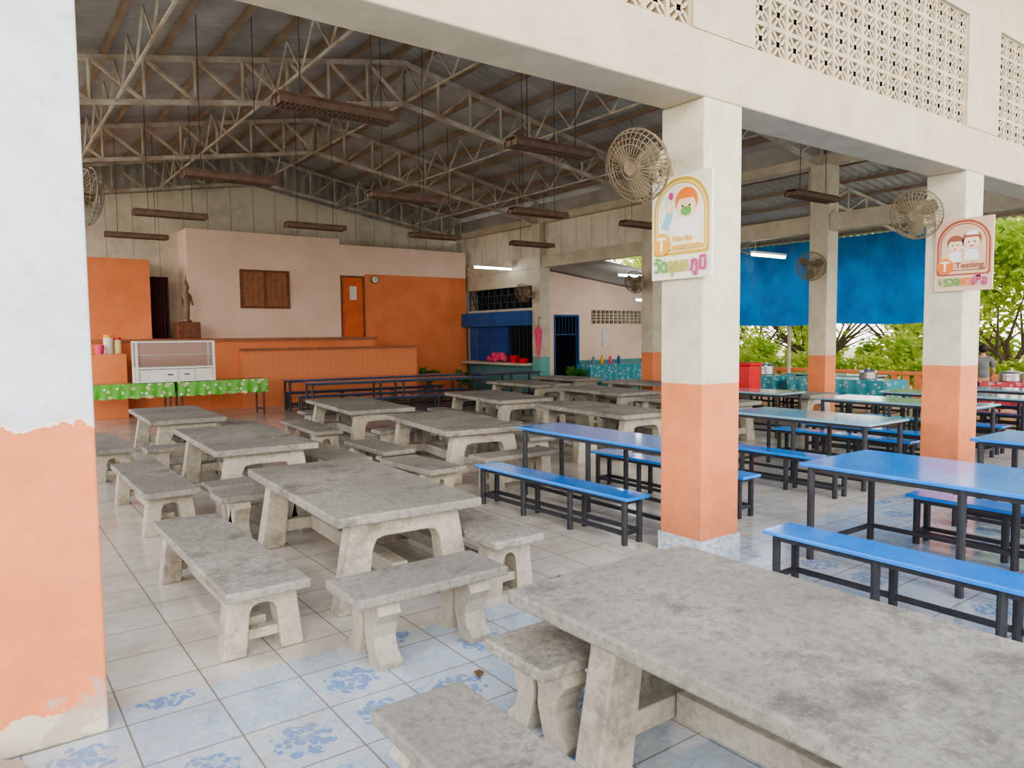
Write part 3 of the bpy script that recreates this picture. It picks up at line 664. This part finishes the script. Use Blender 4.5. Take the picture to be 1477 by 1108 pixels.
# ------------------------------------------------------------------ hanging lamp housings
def lampset(x,y,z,ln=1.25):
    r=root('hanging_lamp','rusty louvred fluorescent housing hung on rods','lamp',(x,y,z),group='rusty hanging fluorescent lamps')
    g=G(); g.prism([(-ln/2,-.13,0),(-ln/2,-.09,.06),(-ln/2,.09,.06),(-ln/2,.13,0),(-ln/2,.115,0),(-ln/2,.08,.048),(-ln/2,-.08,.048),(-ln/2,-.115,0)],(ln,0,0)); g.obj('lamp_housing','rust',parent=r)
    g=G()
    for k in range(24): xx=-ln/2+ln*(k+.5)/24; g.box(xx-.004,xx+.004,-.11,.11,-.045,.02)
    g.box(-ln/2,ln/2,-.003,.003,-.045,.02); g.box(-ln/2,ln/2,-.13,-.122,-.05,.01); g.box(-ln/2,ln/2,.122,.13,-.05,.01); g.obj('louvre','rust',parent=r)
    for s in (-1,1):
        G().tube((s*ln*.3,0,.055),(s*ln*.3,0,zt(x+s*ln*.3)+.1-z),.006,5).obj('hanging_rod','rod',parent=r)
for y,z in ((3.4,4.0),(7.2,4.0),(11.0,4.0),(14.4,4.0)):
    for x in (-1.45,1.3,4.1,6.9):
        if y>14 and x>0: continue
        lampset(x,y,z)
def tube(x,y,z,ln,rz=0):
    r=root('fluorescent_lamp','lit white fluorescent tube hung under roof','lamp',(x,y,z),R(rz),'lit fluorescent tubes')
    G().tube((-ln/2,0,0),(ln/2,0,0),.028,10).obj('lamp_tube','tube',parent=r); G().box(-ln/2-.03,ln/2+.03,-.035,.035,.03,.08).obj('lamp_fixture','white',parent=r)
    for s in (-1,1): G().tube((s*ln*.3,0,.07),(s*ln*.3,0,.5),.005,4).obj('hanging_rod','rod',parent=r)
tube(9.9,6.3,3.45,1.2); tube(11.5,15.0,2.7,1.2); tube(12.0,11.8,2.75,1.2); tube(10.4,10.9,3.35,1.2); tube(8.0,14.3,3.72,1.3)
# ------------------------------------------------------------------ tarps, fence, garden
def tarp(y0,y1,x,z0,z1,label):
    g=G(); n=90;m=14; vs=[]
    for i in range(n+1):
        for j in range(m+1):
            y=y0+(y1-y0)*i/n; t=j/m
            vs.append((x+.07*math.sin(y*3.1+t*2.2)*(.3+t)+.02*math.sin(y*9+t*5)+.015*math.sin(t*14+y*2),y,z1-(z1-z0)*t+.02*math.sin(y*2)*t))
    g.add(vs,[(i*(m+1)+j,(i+1)*(m+1)+j,(i+1)*(m+1)+j+1,i*(m+1)+j+1) for i in range(n) for j in range(m)])
    return tag(g.obj('tarpaulin','tarp',smooth=True),label,'tarpaulin','blue tarpaulins along the open side')
tarp(4.6,7.6,13.9,1.95,4.2,'wrinkled blue tarpaulin hung as a side screen'); tarp(7.7,10.9,13.9,1.95,4.2,'wrinkled blue tarpaulin hung as a side screen'); tarp(10.95,13.25,14.0,1.9,3.1,'blue tarpaulin hung as a side screen')
for y in (.2,4.4,8.6,12.6):
    tag(G().tube((0,0,0),(0,0,4.3 if y<11 else 3.1),.05,10).obj('steel_post','steel',loc=(14.25,y,0)),'slim grey steel post of the lean-to','post','lean-to posts')
g=G(); g.box(-.06,.06,-1,13,.66,.74)
for k in range(48): g.box(-.03,.03,-1+k*.29,-.85+k*.29,.0,.66)
tag(g.obj('railing','orange',loc=(14.5,0,0)),'low orange painted railing beside the garden','railing')
def foliage(seed,n,rad,zc,flat=.75,sz=.16,nb=14):
    rs=random.Random(seed); g=G(); blobs=[(rs.uniform(-rad,rad)*.65,rs.uniform(-rad,rad)*.65,zc+rs.uniform(-rad,rad)*flat*.7,rad*rs.uniform(.28,.45)) for _ in range(nb)]
    for i in range(n):
        bx,by,bz,br=rs.choice(blobs); d=V((rs.gauss(0,1),rs.gauss(0,1),rs.gauss(0,1))).normalized()*br*rs.uniform(.3,1.05)
        c=V((bx,by,bz))+d; u=V((rs.gauss(0,1),rs.gauss(0,1),rs.gauss(0,.6))).normalized(); w=u.orthogonal().normalized(); s=sz*rs.uniform(.6,1.3)
        g.add([c-u*s,c+w*s*.45,c+u*s,c-w*s*.45],[(0,1,2,3)])
    return g
fo=[foliage(s,7500,3.1,4.0,.95,.15,30) for s in (1,2)]
def tree(x,y,k,sc=1):
    r=root('tree','leafy yellow-green garden tree with branching trunk','tree',(x,y,-.14),k*2.1,'garden trees'); r.scale=(sc,sc,sc)
    rs=random.Random(k*13+int(x*7)); g=G(); g.tube((0,0,0),(.1,.1,1.0),.13,8,r2=.10)
    for b in range(13):
        a=b*.5+rs.uniform(-.3,.3); z=rs.uniform(.6,1.0); p=V((.06,.06,z)); q=p+V((math.cos(a)*.9,math.sin(a)*.9,.7)); e=q+V((math.cos(a+.4)*1.3,math.sin(a+.4)*1.3,1.3)); g.tube(p,q,.07,6,r2=.05); g.tube(q,e,.05,6,r2=.018); g.tube(q,q+V((math.cos(a-.8)*1.3,math.sin(a-.8)*1.3,.6)),.035,5,r2=.014)
    g.obj('trunk','bark',parent=r); fo[k].obj('foliage','leaf',parent=r)
for i,(x,y,s) in enumerate(((19.6,-1.2,.95),(19.6,4.9,.95),(19.6,11.0,.95),(19.6,17.2,.95),(26.6,-3,1),(26.6,4.0,1),(26.6,11,1),(26.6,18,1))): tree(x,y,i%2,s)
bu=foliage(5,1600,.95,.75,.5,.10)
def bush(x,y,s=1):
    r=root('bush','bright green garden bush beyond the railing','bush',(x,y,-.14),0,'garden bushes'); r.scale=(s,s,s); bu.obj('foliage','leafb',parent=r); g=G()
    for b in range(5): g.tube((0,0,0),(math.cos(b*1.3)*.5,math.sin(b*1.3)*.5,.9),.03,5)
    g.obj('stem','bark',parent=r)
for i in range(9): bush(15.8,-3+i*2.05,.95)
for i in range(9): bush(23.0,-5+i*3.0,1.35)
pl=foliage(9,260,.32,.55,.6,.09)
def plant(x,y,s=1):
    r=root('potted_plant','leafy green potted plant on the floor','plant',(x,y,0)); r.scale=(s,s,s)
    G().lathe([(.11,0),(.16,.26),(.17,.28),(.15,.28),(.14,.24),(.001,.24)],n=16).obj('plant_pot','s_br',parent=r)
    pl.obj('leaves','plant',parent=r); g=G()
    for b in range(4): g.tube((0,0,.2),(math.cos(b*1.6)*.12,math.sin(b*1.6)*.12,.55),.01,5)
    g.obj('stem','plant',parent=r)
plant(6.4,15.4,1.1); plant(7.3,14.9,1.0); plant(9.7,12.6,1.1)
# ------------------------------------------------------------------ signs
def D(g,mi,cx,cz,r,y,t=.0015,n=28,a0=0,a1=360,sx=1,sz=1):
    g.prism([(cx+sx*r*math.cos(R(a0+(a1-a0)*i/n)),y,cz+sz*r*math.sin(R(a0+(a1-a0)*i/n))) for i in range(n if a1-a0>=360 else n+1)],(0,-t,0),mi)
def arch(w,z0,z1,y,r,base=.02):
    r=min(r,w)
    pts=[(-w,y,z0+base),(-w+base,y,z0),(w-base,y,z0),(w,y,z0+base)]
    pts+=[(w-r+r*math.cos(R(a)),y,z1-r+r*math.sin(R(a))) for a in range(0,90,9)]+[(-w+r+r*math.cos(R(a)),y,z1-r+r*math.sin(R(a))) for a in range(90,181,9)]
    return pts
def text(parent,body,width,x,z,y,mat,align='LEFT',name='lettering',size=.1,bold=.02):
    c=bpy.data.curves.new('t','FONT'); c.body=body; c.size=size; c.extrude=.0008; c.align_x=align; c.offset=size*bold
    o=bpy.data.objects.new('t',c); COL.objects.link(o); bpy.context.view_layer.update()
    me=bpy.data.meshes.new_from_object(o.evaluated_get(bpy.context.evaluated_depsgraph_get())); bpy.data.objects.remove(o)
    me.materials.clear(); me.materials.append(M[mat])
    sx=1; x0=0
    if width:
        xs=[v.co.x for v in me.vertices]; x0=min(xs); sx=width/(max(xs)-x0)
    me.transform(Matrix.Rotation(R(90),4,'X')@Matrix.Scale(sx,4,(1,0,0))@Matrix.Translation((-x0,0,0)))
    q=bpy.data.objects.new(name,me); COL.objects.link(q); q.location=(x,y,z); q.parent=parent; return q
def sign(x,y,z,kind):
    lab='white health notice board with yellow arched border' if kind==1 else 'pink health notice board with red arched border'
    r=root('notice_sign',lab,'sign',(x,y,z),R(-90)); W,Hh=.295,.79
    G().box(-W,W,-.012,.012,0,Hh).obj('sign_board','signw' if kind==1 else 'signp',parent=r,bevel=.003)
    g=G(); g.prism(arch(W-.022,.185 if kind==1 else .17,Hh-.02,-.0125,.26),(0,-.001,0),0); g.prism(arch(W-.046,.209 if kind==1 else .189,Hh-.044,-.0137,.238),(0,-.001,0),1); g.prism(arch(W-.057,.219,Hh-.055,-.0149,.228),(0,-.001,0),0); g.prism(arch(W-.069,.231,Hh-.067,-.0161,.216),(0,-.001,0),2)
    g.obj('printed_border',['signy','signyl','signw'] if kind==1 else ['signr','signp','signp'],parent=r)
    y0=-.0175
    mats=['s_sk','s_or' if kind==1 else 's_br','s_gr','s_wh','s_bl','s_bk','s_or','s_pk']
    g=G()
    def kid(cx,cz,s,mask):
        D(g,1,cx,cz+.025*s,.088*s,y0,sx=1.05)
        D(g,0,cx,cz-.005*s,.075*s,y0-.002,sx=1.02,sz=.92)
        D(g,1,cx,cz+.03*s,.07*s,y0-.0035,a0=15,a1=165,sx=1.1,sz=.8)
        for q in (-1,1): D(g,5,cx+q*.028*s,cz-.003*s,.008*s,y0-.004,n=10)
        if mask: D(g,2,cx,cz-.035*s,.042*s,y0-.0045,sz=.7,n=16)
        else: D(g,7,cx,cz-.038*s,.016*s,y0-.0045,a0=180,a1=360,n=10)
        g.prism([(cx-.07*s,y0,cz-.19*s),(cx+.07*s,y0,cz-.19*s),(cx+.055*s,y0,cz-.08*s),(cx-.055*s,y0,cz-.08*s)],(0,-.0015,0),3)
    if kind==1:
        kid(.06,.55,1.2,True)
        g.prism([(-.19,y0-.003,.40),(-.12,y0-.003,.38),(-.07,y0-.003,.50),(-.12,y0-.003,.53)],(0,-.0015,0),4)
        D(g,0,-.10,.535,.03,y0-.006,n=16); g.prism([(-.12,y0-.007,.55),(-.10,y0-.007,.545),(-.075,y0-.007,.62),(-.10,y0-.007,.63)],(0,-.0015,0),3); D(g,7,-.085,.635,.022,y0-.009,n=14,sz=1.3)
    else:
        kid(-.08,.50,.95,False); kid(.085,.53,1.05,False)
        g.prism([(-.02,y0-.006,.47),(.06,y0-.006,.42),(.07,y0-.006,.435),(-.01,y0-.006,.485)],(0,-.0015,0),3)
        g.prism([(.02,y0-.006,.60),(.155,y0-.006,.60),(.14,y0-.006,.645),(.035,y0-.006,.645)],(0,-.0015,0),3)
    g.obj('printed_picture',mats,parent=r)
    g=G(); D(g,0,-.18,.275,.085,y0-.008); g.obj('letter_disc','s_ye' if kind==1 else 's_or',parent=r)
    text(r,'T',None,-.18,.223,y0-.011,'s_wh','CENTER',size=.15,bold=.03)
    if kind==1:
        text(r,'Take the',.2,-.08,.290,y0-.008,'s_ye',size=.055); text(r,'temperature',.29,-.08,.235,y0-.008,'s_ye',size=.05)
        text(r,'วัด',.135,-.262,.06,y0-.008,'s_gr',size=.145,bold=.03); text(r,'อุณห',.20,-.115,.06,y0-.008,'s_yg',size=.145,bold=.03); text(r,'ภูมิ',.155,.10,.06,y0-.008,'s_pk',size=.145,bold=.03)
    else:
        text(r,'Testing',.29,-.075,.25,y0-.008,'s_br',size=.085)
        text(r,'ตรวจ',.235,-.262,.06,y0-.008,'s_gr',size=.14,bold=.03); text(r,'หา',.10,-.015,.06,y0-.008,'s_or',size=.14,bold=.03); text(r,'เชื้อ',.15,.10,.06,y0-.008,'s_pk',size=.14,bold=.03)
sign(-.055,.19,2.17,1); sign(4.34,-.0,2.19,2)
# ------------------------------------------------------------------ person
def person(x,y,rz):
    r=root('person','standing person in grey shirt and dark trousers','person',(x,y,0),R(rz)); r.scale=(.86,)*3
    def skin(name,vs,es,rad,mat,sub=2):
        me=bpy.data.meshes.new(name); me.from_pydata(vs,es,[]); me.materials.append(M[mat]); o=bpy.data.objects.new(name,me); COL.objects.link(o); o.parent=r
        sk=o.modifiers.new('s','SKIN'); sk.use_smooth_shade=True
        for i,a in enumerate(rad): me.skin_vertices[0].data[i].radius=(a[0],a[1]) if isinstance(a,tuple) else (a,a)
        me.skin_vertices[0].data[0].use_root=True
        m=o.modifiers.new('d','SUBSURF'); m.levels=sub; m.render_levels=sub; return o
    vs=[(0,0,.88),(0,0,1.05),(0,-.01,1.25),(0,0,1.38),(0,0,1.46),(0,-.01,1.56),(0,-.01,1.63),
        (.09,0,.82),(.1,0,.46),(.1,.02,.08),(.1,-.1,.03),(-.09,0,.82),(-.1,0,.46),(-.1,.02,.08),(-.1,-.1,.03),
        (.18,0,1.36),(.22,0,1.08),(.19,-.17,.92),(-.18,0,1.36),(-.22,0,1.08),(-.19,-.17,.92)]
    es=[(0,1),(1,2),(2,3),(3,4),(4,5),(5,6),(0,7),(7,8),(8,9),(9,10),(0,11),(11,12),(12,13),(13,14),(3,15),(15,16),(16,17),(3,18),(18,19),(19,20)]
    rad=[(.14,.1),(.12,.09),(.15,.1),(.1,.08),.045,(.07,.085),(.065,.08),.09,.06,.04,.03,.09,.06,.04,.03,.055,.042,.028,.055,.042,.028]
    skin('body',vs,es,rad,'skin')
    skin('shirt',[(0,0,.86),(0,0,1.05),(0,-.01,1.25),(0,0,1.37),(.18,0,1.36),(.22,0,1.14),(-.18,0,1.36),(-.22,0,1.14)],[(0,1),(1,2),(2,3),(3,4),(4,5),(3,6),(6,7)],[(.17,.125),(.145,.11),(.17,.12),(.115,.09),.075,.062,.075,.062],'shirt')
    skin('trousers',[(0,0,.9),(.09,0,.8),(.1,0,.46),(.1,.02,.1),(-.09,0,.8),(-.1,0,.46),(-.1,.02,.1)],[(0,1),(1,2),(2,3),(0,4),(4,5),(5,6)],[(.15,.11),.1,.078,.06,.1,.078,.06],'trouser')
    G().ball((0,.025,1.61),.105,16,sy=1.0,sz=1.0).obj('hair','hair',parent=r,smooth=True)
    for q in (-1,1):
        for k in range(4): G().path([(q*(.17+.012*k),-.18,.90),(q*(.17+.012*k),-.22,.885),(q*(.17+.012*k),-.245,.865)],.008,6).obj('finger','skin',parent=r)
        G().path([(q*.165,-.165,.9),(q*.145,-.2,.89)],.009,6).obj('thumb','skin',parent=r)
        G().ball((q*.03,-.095,1.575),.01,8).obj('eye','s_bk',parent=r)
    G().ball((0,-.105,1.55),.014,8).obj('nose','skin',parent=r); G().ball((0,-.095,1.515),.018,8,sy=.4,sz=.4).obj('mouth','s_br',parent=r)
person(12.15,2.8,120)
for (x,y) in ((-2.45,-.55),(-1.15,.35),(-3.0,.9),(-.9,1.4),(.3,-.7),(-1.1,-.4),(-2.9,2.6),(.9,-.9),(-.6,.2),(-1.25,2.3)):
    g=G(); g.add([(-.05,0,.006),(0,-.028,.016),(.055,.005,.004),(0,.03,.018)],[(0,1,2,3)]); tag(g.obj('fallen_leaf','leafdry',loc=(x,y,0),rz=random.uniform(0,6)),'curled dry brown leaf on the tiles','leaf','dry leaves on the tiles')
# ------------------------------------------------------------------ light
w=bpy.data.worlds.new('World'); SC.world=w; w.use_nodes=True; nt=w.node_tree; bg=nt.nodes['Background']
tc=nt.nodes.new('ShaderNodeTexCoord'); sp=nt.nodes.new('ShaderNodeSeparateXYZ'); nt.links.new(tc.outputs['Generated'],sp.inputs[0])
nt.links.new(ramp(nt,sp.outputs[2],[(0,(1,.94,.84)),(.35,(.78,.80,.83)),(1,(.26,.32,.42))]),bg.inputs[0]); bg.inputs[1].default_value=3.9
def sun(d,st,c,ang):
    l=bpy.data.lights.new('sun','SUN'); l.energy=st; l.color=c; l.angle=R(ang); o=bpy.data.objects.new('sun',l); COL.objects.link(o)
    o.rotation_euler=V(d).to_track_quat('-Z','Y').to_euler()
sun((.45,1,-.42),2.0,(1,.90,.76),30)
SC.view_settings.look='AgX - Medium High Contrast'
# ------------------------------------------------------------------ camera
r_=V((0.80657268,-0.59105778,-0.00955075)); u_=V((0.046883,0.0478553,0.9977534)); f_=V((0.58927285,0.8052084,-0.06630934))
cam=bpy.data.cameras.new('camera'); co=bpy.data.objects.new('camera',cam); COL.objects.link(co)
co.matrix_world=Matrix(((r_.x,u_.x,-f_.x,-4.485),(r_.y,u_.y,-f_.y,-3.641),(r_.z,u_.z,-f_.z,1.75),(0,0,0,1)))
cam.sensor_width=36; cam.sensor_fit='HORIZONTAL'; cam.lens=1061.6/1477*36; cam.clip_start=.05; cam.clip_end=300
SC.camera=co
